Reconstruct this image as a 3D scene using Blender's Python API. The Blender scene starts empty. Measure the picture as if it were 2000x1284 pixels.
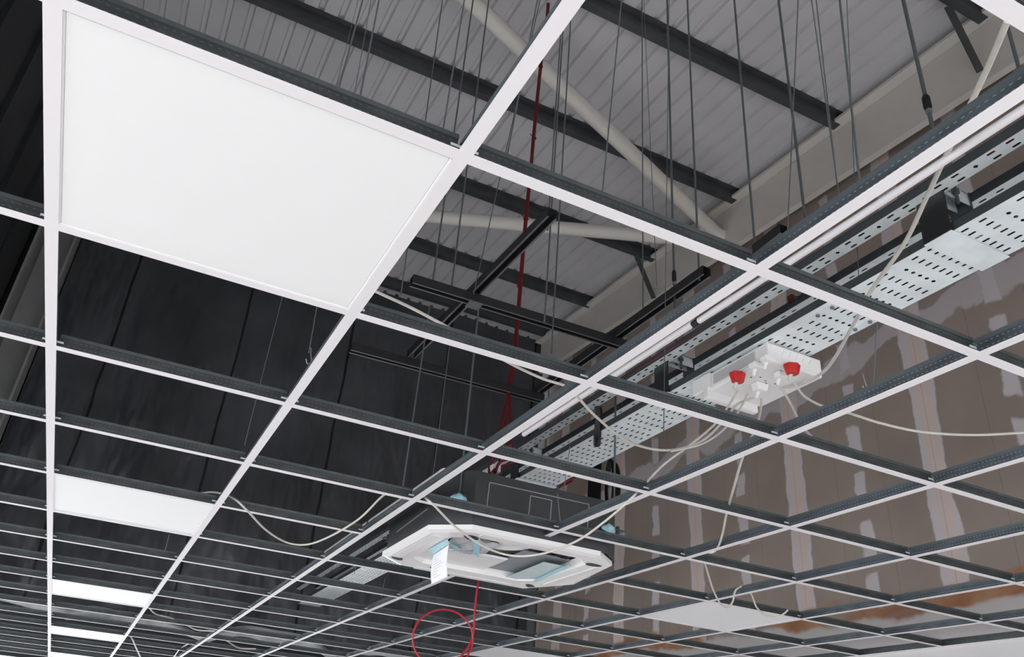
import bpy, math, random
from mathutils import Vector, Matrix
random.seed(7)
SC = bpy.context.scene
COL = SC.collection

# ------------------------------------------------------------------ camera
CAM = Vector((0.2706, -0.9701, 1.6))
RX = Vector((0.89045, -0.44899, 0.07418))     # image right
RD = Vector((0.27640, 0.40412, -0.87194))     # image down
RF = Vector((0.36151, 0.79693, 0.48395))      # view direction
F = 1605.83
cam = bpy.data.cameras.new('camera')
cam.sensor_width = 36.0
cam.lens = F * 36.0 / 2000.0
cam.clip_start = 0.05
camo = bpy.data.objects.new('camera', cam)
COL.objects.link(camo)
m = Matrix((RX, -RD, -RF)).transposed().to_4x4()
m.translation = CAM
camo.matrix_world = m
SC.camera = camo

# ------------------------------------------------------------------ world, light, exposure
W = bpy.data.worlds.new('sky')
SC.world = W
W.use_nodes = True
bg = W.node_tree.nodes['Background']
bg.inputs[0].default_value = (0.93, 0.97, 1.0, 1)
bg.inputs[1].default_value = 3.0
SC.view_settings.view_transform = 'Standard'
SC.view_settings.look = 'None'
SC.view_settings.gamma = 1.0
SC.view_settings.use_curve_mapping = False
SC.view_settings.exposure = 0.60
SUN = None

G = 2.468      # underside of the ceiling grid


def ray(u, v):
    return RX * ((u - 1000) / F) + RD * ((v - 642) / F) + RF


def onz(u, v, z):
    r = ray(u, v)
    return CAM + r * ((z - CAM.z) / r.z)


def ony(u, v, y):
    r = ray(u, v)
    return CAM + r * ((y - CAM.y) / r.y)


def onx(u, v, x):
    r = ray(u, v)
    return CAM + r * ((x - CAM.x) / r.x)


# ------------------------------------------------------------------ materials
def srgb(r, g, b):
    def f(c):
        c /= 255.0
        return c / 12.92 if c < 0.04045 else ((c + 0.055) / 1.055) ** 2.4
    return (f(r), f(g), f(b), 1)


def mat(name, col, rough=0.5, metal=0.0, var=0.0, scale=20.0, bump=0.0, bscale=60.0, spec=0.5, detail=4):
    mm = bpy.data.materials.new(name)
    mm.use_nodes = True
    nt = mm.node_tree
    b = nt.nodes['Principled BSDF']
    b.inputs['Roughness'].default_value = rough
    b.inputs['Metallic'].default_value = metal
    b.inputs['Specular IOR Level'].default_value = spec
    if len(col) == 3:
        col = (*col, 1)
    b.inputs['Base Color'].default_value = col
    tc = nt.nodes.new('ShaderNodeTexCoord')
    if var > 0:
        n = nt.nodes.new('ShaderNodeTexNoise')
        n.inputs['Scale'].default_value = scale
        n.inputs['Detail'].default_value = detail
        nt.links.new(tc.outputs['Object'], n.inputs['Vector'])
        r = nt.nodes.new('ShaderNodeValToRGB')
        r.color_ramp.elements[0].position = 0.3
        r.color_ramp.elements[1].position = 0.7
        r.color_ramp.elements[0].color = tuple(max(0, c * (1 - var)) for c in col[:3]) + (1,)
        r.color_ramp.elements[1].color = tuple(min(1, c * (1 + var)) for c in col[:3]) + (1,)
        nt.links.new(n.outputs['Fac'], r.inputs['Fac'])
        nt.links.new(r.outputs['Color'], b.inputs['Base Color'])
    if bump > 0:
        n2 = nt.nodes.new('ShaderNodeTexNoise')
        n2.inputs['Scale'].default_value = bscale
        nt.links.new(tc.outputs['Object'], n2.inputs['Vector'])
        bp = nt.nodes.new('ShaderNodeBump')
        bp.inputs['Strength'].default_value = bump
        bp.inputs['Distance'].default_value = 0.01
        nt.links.new(n2.outputs['Fac'], bp.inputs['Height'])
        nt.links.new(bp.outputs['Normal'], b.inputs['Normal'])
    return mm


class NG:
    """tiny node builder for masks"""
    def __init__(s, mm):
        s.nt = mm.node_tree
        s.b = s.nt.nodes['Principled BSDF']
        tc = s.nt.nodes.new('ShaderNodeTexCoord')
        s.obj = tc.outputs['Object']
        sp = s.nt.nodes.new('ShaderNodeSeparateXYZ')
        s.nt.links.new(s.obj, sp.inputs[0])
        s.x, s.y, s.z = sp.outputs

    def m(s, op, a, b=None, c=None):
        n = s.nt.nodes.new('ShaderNodeMath')
        n.operation = op
        for i, v in enumerate((a, b, c)):
            if v is None:
                continue
            if isinstance(v, (int, float)):
                n.inputs[i].default_value = v
            else:
                s.nt.links.new(v, n.inputs[i])
        return n.outputs[0]

    def noise(s, scale, detail=3, vec=None, off=0.0, stretch=None):
        n = s.nt.nodes.new('ShaderNodeTexNoise')
        n.inputs['Scale'].default_value = scale
        n.inputs['Detail'].default_value = detail
        mp = s.nt.nodes.new('ShaderNodeMapping')
        mp.inputs['Location'].default_value = (off, off * 1.7, off * 0.6)
        if stretch:
            mp.inputs['Scale'].default_value = stretch
        s.nt.links.new(s.obj, mp.inputs[0])
        s.nt.links.new(mp.outputs[0], n.inputs['Vector'])
        return n.outputs['Fac']

    def step(s, v, lo, hi):      # smooth 0..1
        n = s.nt.nodes.new('ShaderNodeMapRange')
        n.interpolation_type = 'SMOOTHSTEP'
        s.nt.links.new(v, n.inputs['Value'])
        n.inputs['From Min'].default_value = lo
        n.inputs['From Max'].default_value = hi
        return n.outputs['Result']

    def mix(s, fac, a, b):
        n = s.nt.nodes.new('ShaderNodeMix')
        n.data_type = 'RGBA'
        s.nt.links.new(fac, n.inputs['Factor'])
        for k, v in (('A', a), ('B', b)):
            sock = [i for i in n.inputs if i.name == k and i.type == 'RGBA'][0]
            if isinstance(v, tuple):
                sock.default_value = v if len(v) == 4 else (*v, 1)
            else:
                s.nt.links.new(v, sock)
        return [o for o in n.outputs if o.type == 'RGBA'][0]

    def periodic(s, v, period, off):     # distance to nearest line
        a = s.m('SUBTRACT', v, off)
        a = s.m('DIVIDE', a, period)
        a = s.m('ADD', a, 0.5)
        a = s.m('FRACT', a)
        a = s.m('SUBTRACT', a, 0.5)
        a = s.m('ABSOLUTE', a)
        return s.m('MULTIPLY', a, period)

    def color(s, c):
        s.nt.links.new(c, s.b.inputs['Base Color'])


M = {}
M['tee_white'] = mat('white_painted_steel', (0.80, 0.765, 0.785), 0.45)
M['panel_white'] = mat('panel_diffuser', (0.85, 0.84, 0.84), 0.4)
M['panel_frame'] = mat('panel_frame_white', (0.80, 0.775, 0.785), 0.4)
M['galv_dark'] = mat('zinc_steel_web', (0.12, 0.135, 0.14), 0.38, 0.6, 0.12, 30, spec=0.4)
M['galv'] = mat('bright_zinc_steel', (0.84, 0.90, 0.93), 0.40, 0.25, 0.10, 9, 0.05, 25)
M['galv_shaded'] = mat('shaded_zinc_steel', (0.10, 0.115, 0.125), 0.42, 0.6, 0.12, 12)  # darker copy of the zinc: shade on the tray sides is in the colour
M['strut'] = mat('black_powder_coat', (0.018, 0.018, 0.020), 0.38)
M['strut_lip'] = mat('pale_channel_lip', (0.20, 0.205, 0.215), 0.4, 0.5)  # channel lips lighter than the black shell
M['purlin'] = mat('dark_purlin_steel', (0.075, 0.082, 0.088), 0.5, 0.2, 0.2, 6)
M['rafter'] = mat('cream_painted_steel', (0.74, 0.70, 0.655), 0.5, 0, 0.06, 3)
M['tube'] = mat('cream_painted_tube', (0.80, 0.775, 0.72), 0.45, 0, 0.05, 3)
M['rod'] = mat('threaded_zinc_rod', (0.16, 0.18, 0.19), 0.4, 0.6)
M['wire'] = mat('bright_wire', (0.30, 0.33, 0.34), 0.35, 0.7)
M['cable'] = mat('cream_cable_sheath', (0.62, 0.58, 0.53), 0.45, 0, 0.05, 40)
M['red_cable'] = mat('red_cable_sheath', (0.14, 0.005, 0.010), 0.45)
M['loop_red'] = mat('bright_red_sheath', (0.42, 0.010, 0.028), 0.4)
M['maroon'] = mat('maroon_plastic', (0.045, 0.004, 0.005), 0.45)
M['red_plug'] = mat('red_plastic', (0.55, 0.008, 0.006), 0.35)
M['plastic'] = mat('white_plastic', (0.86, 0.84, 0.835), 0.35)
M['pipe'] = mat('white_pipe', (0.80, 0.765, 0.79), 0.3)
M['black'] = mat('black_rubber', (0.008, 0.008, 0.009), 0.5)
M['ac_body'] = mat('dark_grey_sheet_metal', (0.060, 0.064, 0.068), 0.45, 0.25, 0.10, 8)
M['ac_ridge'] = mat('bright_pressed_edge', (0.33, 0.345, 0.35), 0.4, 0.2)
M['blue'] = mat('blue_tape', (0.42, 0.72, 0.80), 0.4)
M['ice'] = mat('pale_blue_filter', (0.58, 0.68, 0.70), 0.4, 0, 0.06, 30)
M['film'] = mat('clear_grey_film', (0.55, 0.57, 0.60), 0.15, 0, 0.15, 12, 0.5, 25)
M['paper'] = mat('paper', (0.80, 0.78, 0.82), 0.7)
M['ink'] = mat('pale_ink', (0.50, 0.42, 0.50), 0.8)
M['hem'] = mat('silver_foil', (0.60, 0.63, 0.65), 0.4, 0.1, 0.3, 6, 0.5, 10)
M['clearbox'] = mat('smoked_clear_plastic', (0.58, 0.57, 0.56), 0.15, 0.1)
M['plaster'] = mat('white_wall_paint', (0.62, 0.60, 0.60), 0.7, 0, 0.04, 2)
M['column'] = mat('grey_steel_column', (0.34, 0.34, 0.34), 0.55, 0, 0.1, 2)
M['floor'] = mat('pale_screed', (0.52, 0.50, 0.49), 0.8, 0, 0.1, 1.5)
M['grey_plate'] = mat('grey_inner_plate', (0.26, 0.28, 0.30), 0.5)
M['void_dark'] = mat('dark_void_surface', (0.030, 0.032, 0.034), 0.8)  # near-black so the space behind the lining stays dark
M['bulb_highlight'] = mat('zinc_bulb_highlight', (0.30, 0.34, 0.36), 0.28, 0.75)  # lighter colour paints the highlight line along the main runners

# tee web: rolled steel with rows of stitch marks
def stitched(name, base, dot):
    mm = mat(name, base, 0.42, 0.5, spec=0.4)
    g = NG(mm)
    dx = g.periodic(g.x, 0.0125, 0.0)
    dz1 = g.m('ABSOLUTE', g.m('SUBTRACT', g.z, 0.0125))
    dz2 = g.m('ABSOLUTE', g.m('SUBTRACT', g.z, 0.0245))
    dz = g.m('MINIMUM', dz1, dz2)
    a = g.m('LESS_THAN', dx, 0.0028)
    b = g.m('LESS_THAN', dz, 0.0009)
    k = g.m('MULTIPLY', a, b)
    n = g.step(g.noise(14, 4, stretch=(1, 1, 3)), 0.35, 0.7)
    base2 = tuple(c * 1.5 for c in base[:3])
    c0 = g.mix(n, base, base2)
    g.color(g.mix(k, c0, dot))
    return mm
M['main_web_lit'] = stitched('lit_stitched_zinc_web', (0.085, 0.10, 0.115), (0.34, 0.37, 0.39))  # main runner webs: brighter, bluer copy, light put into the colour
M['web'] = stitched('shaded_stitched_zinc_web', (0.055, 0.062, 0.064), (0.13, 0.14, 0.145))  # cross tee webs: darker copy of the same zinc, shade put into the colour

# unfinished plasterboard wall
mm = mat('taped_plasterboard', (0.2, 0.2, 0.2), 0.8)
g = NG(mm)
n1 = g.noise(2.3, 4, off=3.0)
n2 = g.noise(9.0, 3, off=11.0)
wob = g.m('ADD', g.m('MULTIPLY', g.m('SUBTRACT', n1, 0.5), 0.10), g.m('MULTIPLY', g.m('SUBTRACT', n2, 0.5), 0.03))
yj = g.periodic(g.m('ADD', g.y, wob), 1.178, 2.245)
tape = g.step(yj, 0.096, 0.080)
# centre strip of the tape slightly pinker than its filler edges
strip = g.step(g.periodic(g.y, 1.178, 2.235), 0.058, 0.046)
joint_line = g.step(g.periodic(g.y, 1.178, 2.245), 0.003, 0.0015)
# screw dabs down the middle of each board
dn = g.noise(1.0, 3, off=5.0, stretch=(1, 2.0, 2.6))
dabcol = g.step(g.m('ADD', g.periodic(g.m('ADD', g.y, wob), 1.178, 1.65), g.m('MULTIPLY', g.m('SUBTRACT', n2, 0.5), 0.05)), 0.060, 0.040)
dabz = g.periodic(g.m('ADD', g.z, g.m('MULTIPLY', g.m('SUBTRACT', n1, 0.5), 0.3)), 0.34, 0.1)
dab = g.m('MULTIPLY', dabcol, g.step(dabz, 0.125, 0.10))
# horizontal joint with wide smears
hz = g.m('ABSOLUTE', g.m('SUBTRACT', g.m('ADD', g.z, g.m('MULTIPLY', g.m('SUBTRACT', n1, 0.5), 0.45)), g.m('SUBTRACT', 4.62, g.m('MULTIPLY', g.y, 0.055))))
hj = g.m('MULTIPLY', g.step(hz, 0.105, 0.075), 0.75)
light_m = g.m('MAXIMUM', g.m('MAXIMUM', tape, dab), hj)
base = g.mix(g.step(g.noise(1.3, 5, off=1.0), 0.3, 0.7), srgb(153, 138, 130), srgb(168, 153, 144))
stud = g.step(g.periodic(g.y, 0.393, 2.245), 0.004, 0.0015)
base = g.mix(g.m('MULTIPLY', stud, 0.35), base, srgb(105, 94, 88))
edge = g.mix(strip, srgb(214, 205, 208), srgb(222, 202, 195))
c = g.mix(light_m, base, edge)
c = g.mix(g.m('MULTIPLY', joint_line, 0.4), c, srgb(150, 134, 130))
# rust brown wash and white skim near the ceiling line
zz = g.m('ADD', g.z, g.m('MULTIPLY', g.m('SUBTRACT', g.noise(1.6, 4, off=8.0), 0.5), 0.30))
rust = g.m('MULTIPLY', g.step(zz, 2.845, 2.80), g.step(g.noise(0.9, 3, off=2.0, stretch=(1, 1, 3)), 0.36, 0.46))
c = g.mix(rust, c, g.mix(g.step(g.noise(3, 4, off=6), 0.35, 0.65), srgb(158, 104, 70), srgb(186, 142, 112)))
white = g.step(zz, 2.70, 2.66)
c = g.mix(white, c, srgb(206, 200, 200))
g.color(c)
M['board'] = mm

# dark hanging lining
mm = mat('charcoal_lining', (0.03, 0.03, 0.03), 0.36, spec=0.5)
g = NG(mm)
wob = g.m('MULTIPLY', g.m('SUBTRACT', g.noise(1.1, 2, off=4.0), 0.5), 0.08)
sd = g.periodic(g.m('ADD', g.x, wob), 1.19, 0.905)
c = g.mix(g.step(g.noise(0.9, 4, off=1.5), 0.3, 0.7), srgb(63, 65, 69), srgb(84, 86, 91))
c = g.mix(g.step(sd, 0.016, 0.008), c, (0.003, 0.003, 0.003))
g.color(c)
nb = g.noise(1.4, 3, off=9.0, stretch=(1.5, 1.5, 0.6))
bp = g.nt.nodes.new('ShaderNodeBump')
bp.inputs['Strength'].default_value = 0.8
bp.inputs['Distance'].default_value = 0.28
g.nt.links.new(nb, bp.inputs['Height'])
g.nt.links.new(bp.outputs['Normal'], g.b.inputs['Normal'])
M['lining'] = mm

M['deck'] = mat('white_roof_sheet', (0.66, 0.65, 0.67), 0.55, 0, 0.05, 2)
M['clad_dark'] = mat('left_cladding', (0.030, 0.033, 0.036), 0.6, 0, 0.3, 1.2)  # dark cladding tone with random variation


# ------------------------------------------------------------------ mesh helpers
class MB:
    def __init__(s):
        s.v = []; s.f = []; s.mi = []; s.ms = []; s.cur = 0; s.smooth = []

    def mat(s, m):
        if m not in s.ms:
            s.ms.append(m)
        s.cur = s.ms.index(m)
        return s

    def add(s, vs, fs, smooth=False):
        o = len(s.v)
        s.v += [tuple(x) for x in vs]
        for f in fs:
            s.f.append(tuple(i + o for i in f)); s.mi.append(s.cur); s.smooth.append(smooth)

    def box(s, a, b):
        (x0, y0, z0), (x1, y1, z1) = a, b
        s.add([(x0, y0, z0), (x1, y0, z0), (x1, y1, z0), (x0, y1, z0), (x0, y0, z1), (x1, y0, z1), (x1, y1, z1), (x0, y1, z1)],
              [(0, 3, 2, 1), (4, 5, 6, 7), (0, 1, 5, 4), (1, 2, 6, 5), (2, 3, 7, 6), (3, 0, 4, 7)])

    def beam(s, a, b, w, h, up=(0, 0, 1)):
        a, b, up = Vector(a), Vector(b), Vector(up)
        d = (b - a).normalized()
        r = d.cross(up).normalized() * (w / 2)
        u = r.cross(d).normalized() * (h / 2)
        vs = [a - r - u, a + r - u, a + r + u, a - r + u, b - r - u, b + r - u, b + r + u, b - r + u]
        s.add(vs, [(0, 1, 2, 3), (7, 6, 5, 4), (0, 4, 5, 1), (1, 5, 6, 2), (2, 6, 7, 3), (3, 7, 4, 0)])

    def prism(s, pts, axis, a, b):
        """closed profile (2D pts) extruded along axis from a to b; profile axes are the other two in order"""
        n = len(pts)
        def mk(p, t):
            if axis == 'x': return (t, p[0], p[1])
            if axis == 'y': return (p[0], t, p[1])
            return (p[0], p[1], t)
        vs = [mk(p, a) for p in pts] + [mk(p, b) for p in pts]
        fs = [(i, (i + 1) % n, n + (i + 1) % n, n + i) for i in range(n)]
        fs += [tuple(range(n))[::-1], tuple(range(n, 2 * n))]
        s.add(vs, fs)

    def tube(s, pts, r, n=8, caps=True):
        pts = [Vector(p) for p in pts]
        rings = []
        prev = None
        for i, p in enumerate(pts):
            d = (pts[min(i + 1, len(pts) - 1)] - pts[max(i - 1, 0)]).normalized()
            if prev is None:
                ref = Vector((0, 0, 1)) if abs(d.z) < 0.9 else Vector((1, 0, 0))
                u = d.cross(ref).normalized()
            else:
                u = (prev - d * prev.dot(d)).normalized()
            w = d.cross(u)
            prev = u
            rr = r[i] if isinstance(r, (list, tuple)) else r
            rings.append([p + (u * math.cos(2 * math.pi * k / n) + w * math.sin(2 * math.pi * k / n)) * rr for k in range(n)])
        vs = [v for rg in rings for v in rg]
        fs = []
        for i in range(len(rings) - 1):
            for k in range(n):
                fs.append((i * n + k, i * n + (k + 1) % n, (i + 1) * n + (k + 1) % n, (i + 1) * n + k))
        s.add(vs, fs, True)
        if caps:
            s.add(rings[0], [tuple(range(n))[::-1]])
            s.add(rings[-1], [tuple(range(n))])

    def grid(s, fn, nu, nv, smooth=True):
        vs = [fn(i / nu, j / nv) for j in range(nv + 1) for i in range(nu + 1)]
        fs = [(j * (nu + 1) + i, j * (nu + 1) + i + 1, (j + 1) * (nu + 1) + i + 1, (j + 1) * (nu + 1) + i) for j in range(nv) for i in range(nu)]
        s.add(vs, fs, smooth)

    def build(s, name, m=None, parent=None, loc=None, origin=None):
        me = bpy.data.meshes.new(name)
        v = s.v
        if origin is not None:
            v = [(a - origin[0], b - origin[1], c - origin[2]) for a, b, c in v]
        me.from_pydata(v, [], s.f)
        if m is not None and not s.ms:
            me.materials.append(M[m])
        else:
            for k in s.ms:
                me.materials.append(M[k])
            me.polygons.foreach_set('material_index', s.mi)
        me.polygons.foreach_set('use_smooth', s.smooth)
        me.update()
        o = bpy.data.objects.new(name, me)
        COL.objects.link(o)
        if origin is not None:
            o.location = origin
        if loc is not None:
            o.location = loc
        if parent is not None:
            o.parent = parent
            if origin is not None:
                o.location = Vector(origin) - parent_loc(parent)
            elif parent_loc(parent).length > 0 and loc is None:
                o.location = -parent_loc(parent)
        return o


def parent_loc(p):
    l = Vector(p.location)
    if p.parent:
        l += parent_loc(p.parent)
    return l


def tag(o, label=None, cat=None, group=None, kind=None):
    if label: o['label'] = label
    if cat: o['category'] = cat
    if group: o['group'] = group
    if kind: o['kind'] = kind
    return o


def thing(name, loc, label, cat, group=None):
    o = bpy.data.objects.new(name, None)
    o.empty_display_size = 0.1
    COL.objects.link(o)
    o.location = loc
    return tag(o, label, cat, group)


def smooth_path(pts, n=6):
    pts = [Vector(p) for p in pts]
    out = []
    P = [pts[0] * 2 - pts[1]] + pts + [pts[-1] * 2 - pts[-2]]
    for i in range(1, len(P) - 2):
        a, b, c, d = P[i - 1], P[i], P[i + 1], P[i + 2]
        for k in range(n):
            t = k / n
            out.append(0.5 * ((2 * b) + (c - a) * t + (2 * a - 5 * b + 4 * c - d) * t * t + (3 * b - a - 3 * c + d) * t ** 3))
    out.append(pts[-1])
    return out


def bevel(o, w, seg=2):
    md = o.modifiers.new('bevel', 'BEVEL')
    md.width = w; md.segments = seg; md.limit_method = 'ANGLE'
    return o


# ------------------------------------------------------------------ setting
WX = 4.67          # plane of the plasterboard wall
b = MB(); b.box((-9, -7, -0.1), (WX + 0.1, 14, 0)); tag(b.build('floor', 'floor'), kind='structure')
b = MB(); b.box((WX, -3.2, 0), (WX + 0.12, 7.42, 7.4)); tag(b.build('wall_right', 'board'), kind='structure')
b = MB(); b.box((-9, 13.9, 2.7), (WX + 0.1, 14, 7.4)); tag(b.build('wall_back', 'void_dark'), kind='structure')  # unseen wall, left open below to let sky light in from the far end
b = MB(); b.box((WX, 7.44, 0), (WX + 0.12, 13.9, 7.4)); tag(b.build('wall_side', 'void_dark'), kind='structure')
b = MB(); b.box((-9, -3.3, 2.2), (WX + 0.1, -3.2, 7.4)); tag(b.build('wall_front_light_block', 'plaster'), kind='structure')  # unseen wall added to block sky light from the ceiling void
# left cladding above the ceiling, with upright sheets
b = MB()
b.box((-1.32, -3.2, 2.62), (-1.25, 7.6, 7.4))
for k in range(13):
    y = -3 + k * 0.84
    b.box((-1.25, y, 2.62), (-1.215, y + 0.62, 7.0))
tag(b.build('wall_left', 'clad_dark'), kind='structure')
# low lid added to keep the void behind the hanging lining dark
b = MB(); b.box((-9, 7.62, 3.6), (WX, 13.9, 3.7)); tag(b.build('ceiling_far_dark_lid', 'void_dark'), kind='structure')

# profiled roof sheet
def roofz(y):
    return 6.55 + 0.052 * (y - 2.4)
DK = 0.125       # underside of the sheet below the reference height
b = MB()
prof = []
x = -1.24
while x < WX:
    prof += [(x, 0.0), (x + 0.100, 0.0), (x + 0.112, 0.030), (x + 0.140, 0.030)]
    x += 0.152
prof.append((WX, 0.0))
vs = [(p[0], -3.2, roofz(-3.2) - DK + p[1]) for p in prof] + [(p[0], 7.6, roofz(7.6) - DK + p[1]) for p in prof]
n = len(prof)
b.add(vs, [(i, i + 1, n + i + 1, n + i) for i in range(n - 1)])
o = b.build('ceiling', 'deck')
md = o.modifiers.new('thick', 'SOLIDIFY'); md.thickness = 0.01; md.offset = 1
tag(o, kind='structure')

# perimeter trim on the right wall
b = MB()
b.box((WX - 0.025, -1.3, G - 0.002), (WX, 11, G + 0.002))
tag(b.build('trim_1', 'tee_white'), kind='structure')
b = MB(); b.box((WX - 0.006, -1.3, G + 0.002), (WX - 0.001, 11, G + 0.040))
tag(b.build('trim_3', 'galv_dark'), kind='structure')
# white skim coat band below the ceiling line
b = MB(); b.box((WX - 0.004, -3.1, 0), (WX, 7.42, G + 0.0)); tag(b.build('trim_2', 'plaster'), kind='structure')

# ------------------------------------------------------------------ big steel: rafter, purlins, bracing, column
rt = thing('rafter', (4.55, 2, 6.1), 'long cream painted steel rafter running up the right side above the brown wall', 'rafter')
def rz(y, top):
    return (6.262 + 0.050 * (y - 1.1)) if top else (5.815 + 0.058 * (y - 1.0))
def sweep(bm, xs, ztop, zbot, y0=-3.1, y1=7.40):
    vs = []
    for y in (y0, y1):
        vs += [(xs[0], y, zbot(y)), (xs[1], y, zbot(y)), (xs[1], y, ztop(y)), (xs[0], y, ztop(y))]
    bm.add(vs, [(0, 1, 2, 3), (7, 6, 5, 4), (0, 4, 5, 1), (1, 5, 6, 2), (2, 6, 7, 3), (3, 7, 4, 0)])
b = MB(); sweep(b, (4.50, 4.53), lambda y: rz(y, 1), lambda y: rz(y, 0)); b.build('web', 'rafter', rt)
b = MB(); sweep(b, (4.41, 4.62), lambda y: rz(y, 1) + 0.030, lambda y: rz(y, 1) + 0.004); b.build('top_flange', 'rafter', rt)
b = MB(); sweep(b, (4.488, 4.545), lambda y: rz(y, 0), lambda y: rz(y, 0) - 0.018); b.build('bottom_flange', 'rafter', rt)

PY = [-0.12, 1.12, 2.385, 3.60, 4.86, 6.12, 7.12]
pn = ['nearest the camera', 'crossing the top right corner', 'ending right of the long wires', 'ending where two cream tubes meet', 'ending at the grey stay', 'behind the black channel frame', 'last before the dark lining']
for k, y in enumerate(PY):
    z = roofz(y) - 0.012
    t = thing('purlin', (2, y, z - 0.1), 'dark roof purlin under the sheet, ' + pn[k], 'purlin', 'purlins under the roof')
    b = MB()
    x0, x1 = -1.21, 4.47
    b.box((x0, y - 0.004, z - 0.205), (x1, y + 0.004, z - DK + 0.008)); b.build('web', 'purlin', t)
    b = MB()
    b.box((x0, y - 0.004, z - 0.213), (x1, y + 0.065, z - 0.205)); b.box((x0, y + 0.061, z - 0.205), (x1, y + 0.065, z - 0.185))
    b.build('lower_flange', 'purlin', t)
    b = MB(); b.box((x0, y - 0.050, z - DK + 0.004), (x1, y + 0.004, z - DK + 0.010)); b.build('upper_flange', 'purlin', t)
    b = MB(); b.box((4.43, y - 0.006, z - 0.20), (4.475, y + 0.07, z - DK)); b.build('end_cleat', 'purlin', t)

def tubebrace(a, c, r, label):
    b = MB(); b.tube([a, c], r, 20)
    o = b.build('bracing_tube', 'tube', origin=tuple((Vector(a) + Vector(c)) / 2))
    tag(o, label, 'bracing tube', 'roof bracing tubes')
zt = 6.15
d1 = (onz(1395, 452, zt) - onz(925, 8, zt)).normalized()
e1 = onz(1395, 452, zt)
tubebrace(tuple(e1 - d1 * 5.9), tuple(e1 + d1 * 0.10), 0.062, 'thick cream bracing tube running down from the top centre to the rafter')
e2 = onz(1320, 466, zt); f2 = onz(862, 425, zt)
d2 = (e2 - f2).normalized()
tubebrace(tuple(f2 - d2 * 1.35), tuple(e2 + d2 * 0.35), 0.062, 'cream bracing tube lying nearly level behind the black channel frame')
# gusset and brace plates
b = MB(); g0 = onx(1400, 440, 4.49)
b.box((4.24, g0.y - 0.12, 6.13), (4.49, g0.y + 0.12, 6.17)); tag(b.build('gusset_plate', 'tube'), 'cream gusset plate joining two tubes to the rafter', 'plate')
def flat(a, c, w, t, name, mt, label, cat, group=None):
    b = MB(); b.beam(a, c, w, t, up=(0.3, 1, 0.2)); return tag(b.build(name, mt), label, cat, group)
flat(onz(1243, 500, 6.42), onx(1277, 583, 4.47), 0.05, 0.006, 'stay_brace', 'galv_shaded', 'thin grey stay from purlin end down to the rafter', 'brace', 'stays at the rafter')
flat(onz(1851, 12, 6.24), onx(1915, 140, 4.46), 0.06, 0.008, 'stay_brace', 'purlin', 'dark stay from the purlin at upper right corner to the rafter', 'brace', 'stays at the rafter')

b = MB(); b.box((-1.17, 6.85, 0.0), (-1.15, 7.40, 6.5)); b.box((-1.16, 7.28, 0), (-0.86, 7.38, 6.5)); b.box((-0.88, 7.0, 0), (-0.86, 7.40, 6.5))
tag(b.build('steel_column', 'column'), 'grey steel column at far left in front of the dark lining', 'column')

# hanging charcoal lining with silver hem
cur = thing('insulation_blanket', (1, 7.48, 5), 'charcoal insulation blanket hanging as a back wall with upright seams', 'insulation blanket')
def fold(x):
    return 0.030 * math.sin(x * 2.3 + 0.6) + 0.018 * math.sin(x * 5.9) + 0.05 * math.exp(-((x + 0.62) / 0.16) ** 2) - 0.05 * math.exp(-((x - 0.2) / 0.25) ** 2)
def zh(x):
    return G + 0.11 + 0.035 * math.sin(x * 3.7 + 1.0) + 0.015 * math.sin(x * 9.1)
b = MB()
b.grid(lambda u, v: (-1.21 + u * 5.81, 7.50 - fold(-1.21 + u * 5.81) * (1.0 - 0.3 * v), zh(-1.21 + u * 5.81) + 0.02 + v * (roofz(7.5) - zh(-1.21 + u * 5.81) - 0.03)), 180, 24)
b.build('sheet', 'lining', cur)
b = MB()
def hemf(u, v):
    x = -1.21 + u * 5.81
    dz = zh(x) - 0.06 + 0.10 * abs(math.sin(x * 2.66 - 0.3)) ** 0.7
    return (x, 7.47 - fold(x) - 0.03 * math.sin(v * 3.14) , dz - 0.12 * v * (0.75 + 0.25 * math.sin(x * 4.1)) + 0.09)
b.grid(hemf, 180, 6)
b.build('foil_hem', 'hem', cur)

# ------------------------------------------------------------------ ceiling grid
ORD = ['zeroth', 'first', 'second', 'third', 'fourth', 'fifth', 'sixth', 'seventh', 'eighth', 'ninth', 'tenth', 'eleventh', 'twelfth', 'thirteenth', 'fourteenth', 'fifteenth', 'sixteenth', 'seventeenth', 'eighteenth', 'nineteenth', 'twentieth']
def proj(p):
    d = Vector(p) - CAM
    z = d.dot(RF)
    if z < 0.05: return None
    return (1000 + F * d.dot(RX) / z, 642 + F * d.dot(RD) / z)
def seg_visible(a, c, n=12):
    for k in range(n + 1):
        p = proj(Vector(a).lerp(Vector(c), k / n))
        if p and -60 < p[0] < 2060 and -60 < p[1] < 1344:
            return True
    return False

FW = 0.0125
def tee_parts(L, root_mb=None, main=True):
    h = 0.038
    face = MB(); face.box((0, -FW, 0), (L, FW, 0.0012))
    web = MB(); web.box((0, -0.0012, 0.0012), (L, 0.0012, h - 0.008))
    bulb = MB(); bulb.box((0, -0.0042, h - 0.009), (L, 0.0042, h))
    return face, web, bulb

def make_tee(name, L, main):
    f_, w_, b_ = tee_parts(L)
    r = bpy.data.objects.new(name, None); COL.objects.link(r); r.empty_display_size = 0.05
    f_.build('white_face', 'tee_white', r)
    w_.build('web', 'main_web_lit' if main else 'web', r)
    b_.build('top_bulb', 'bulb_highlight' if main else 'galv_dark', r)
    return r

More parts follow.
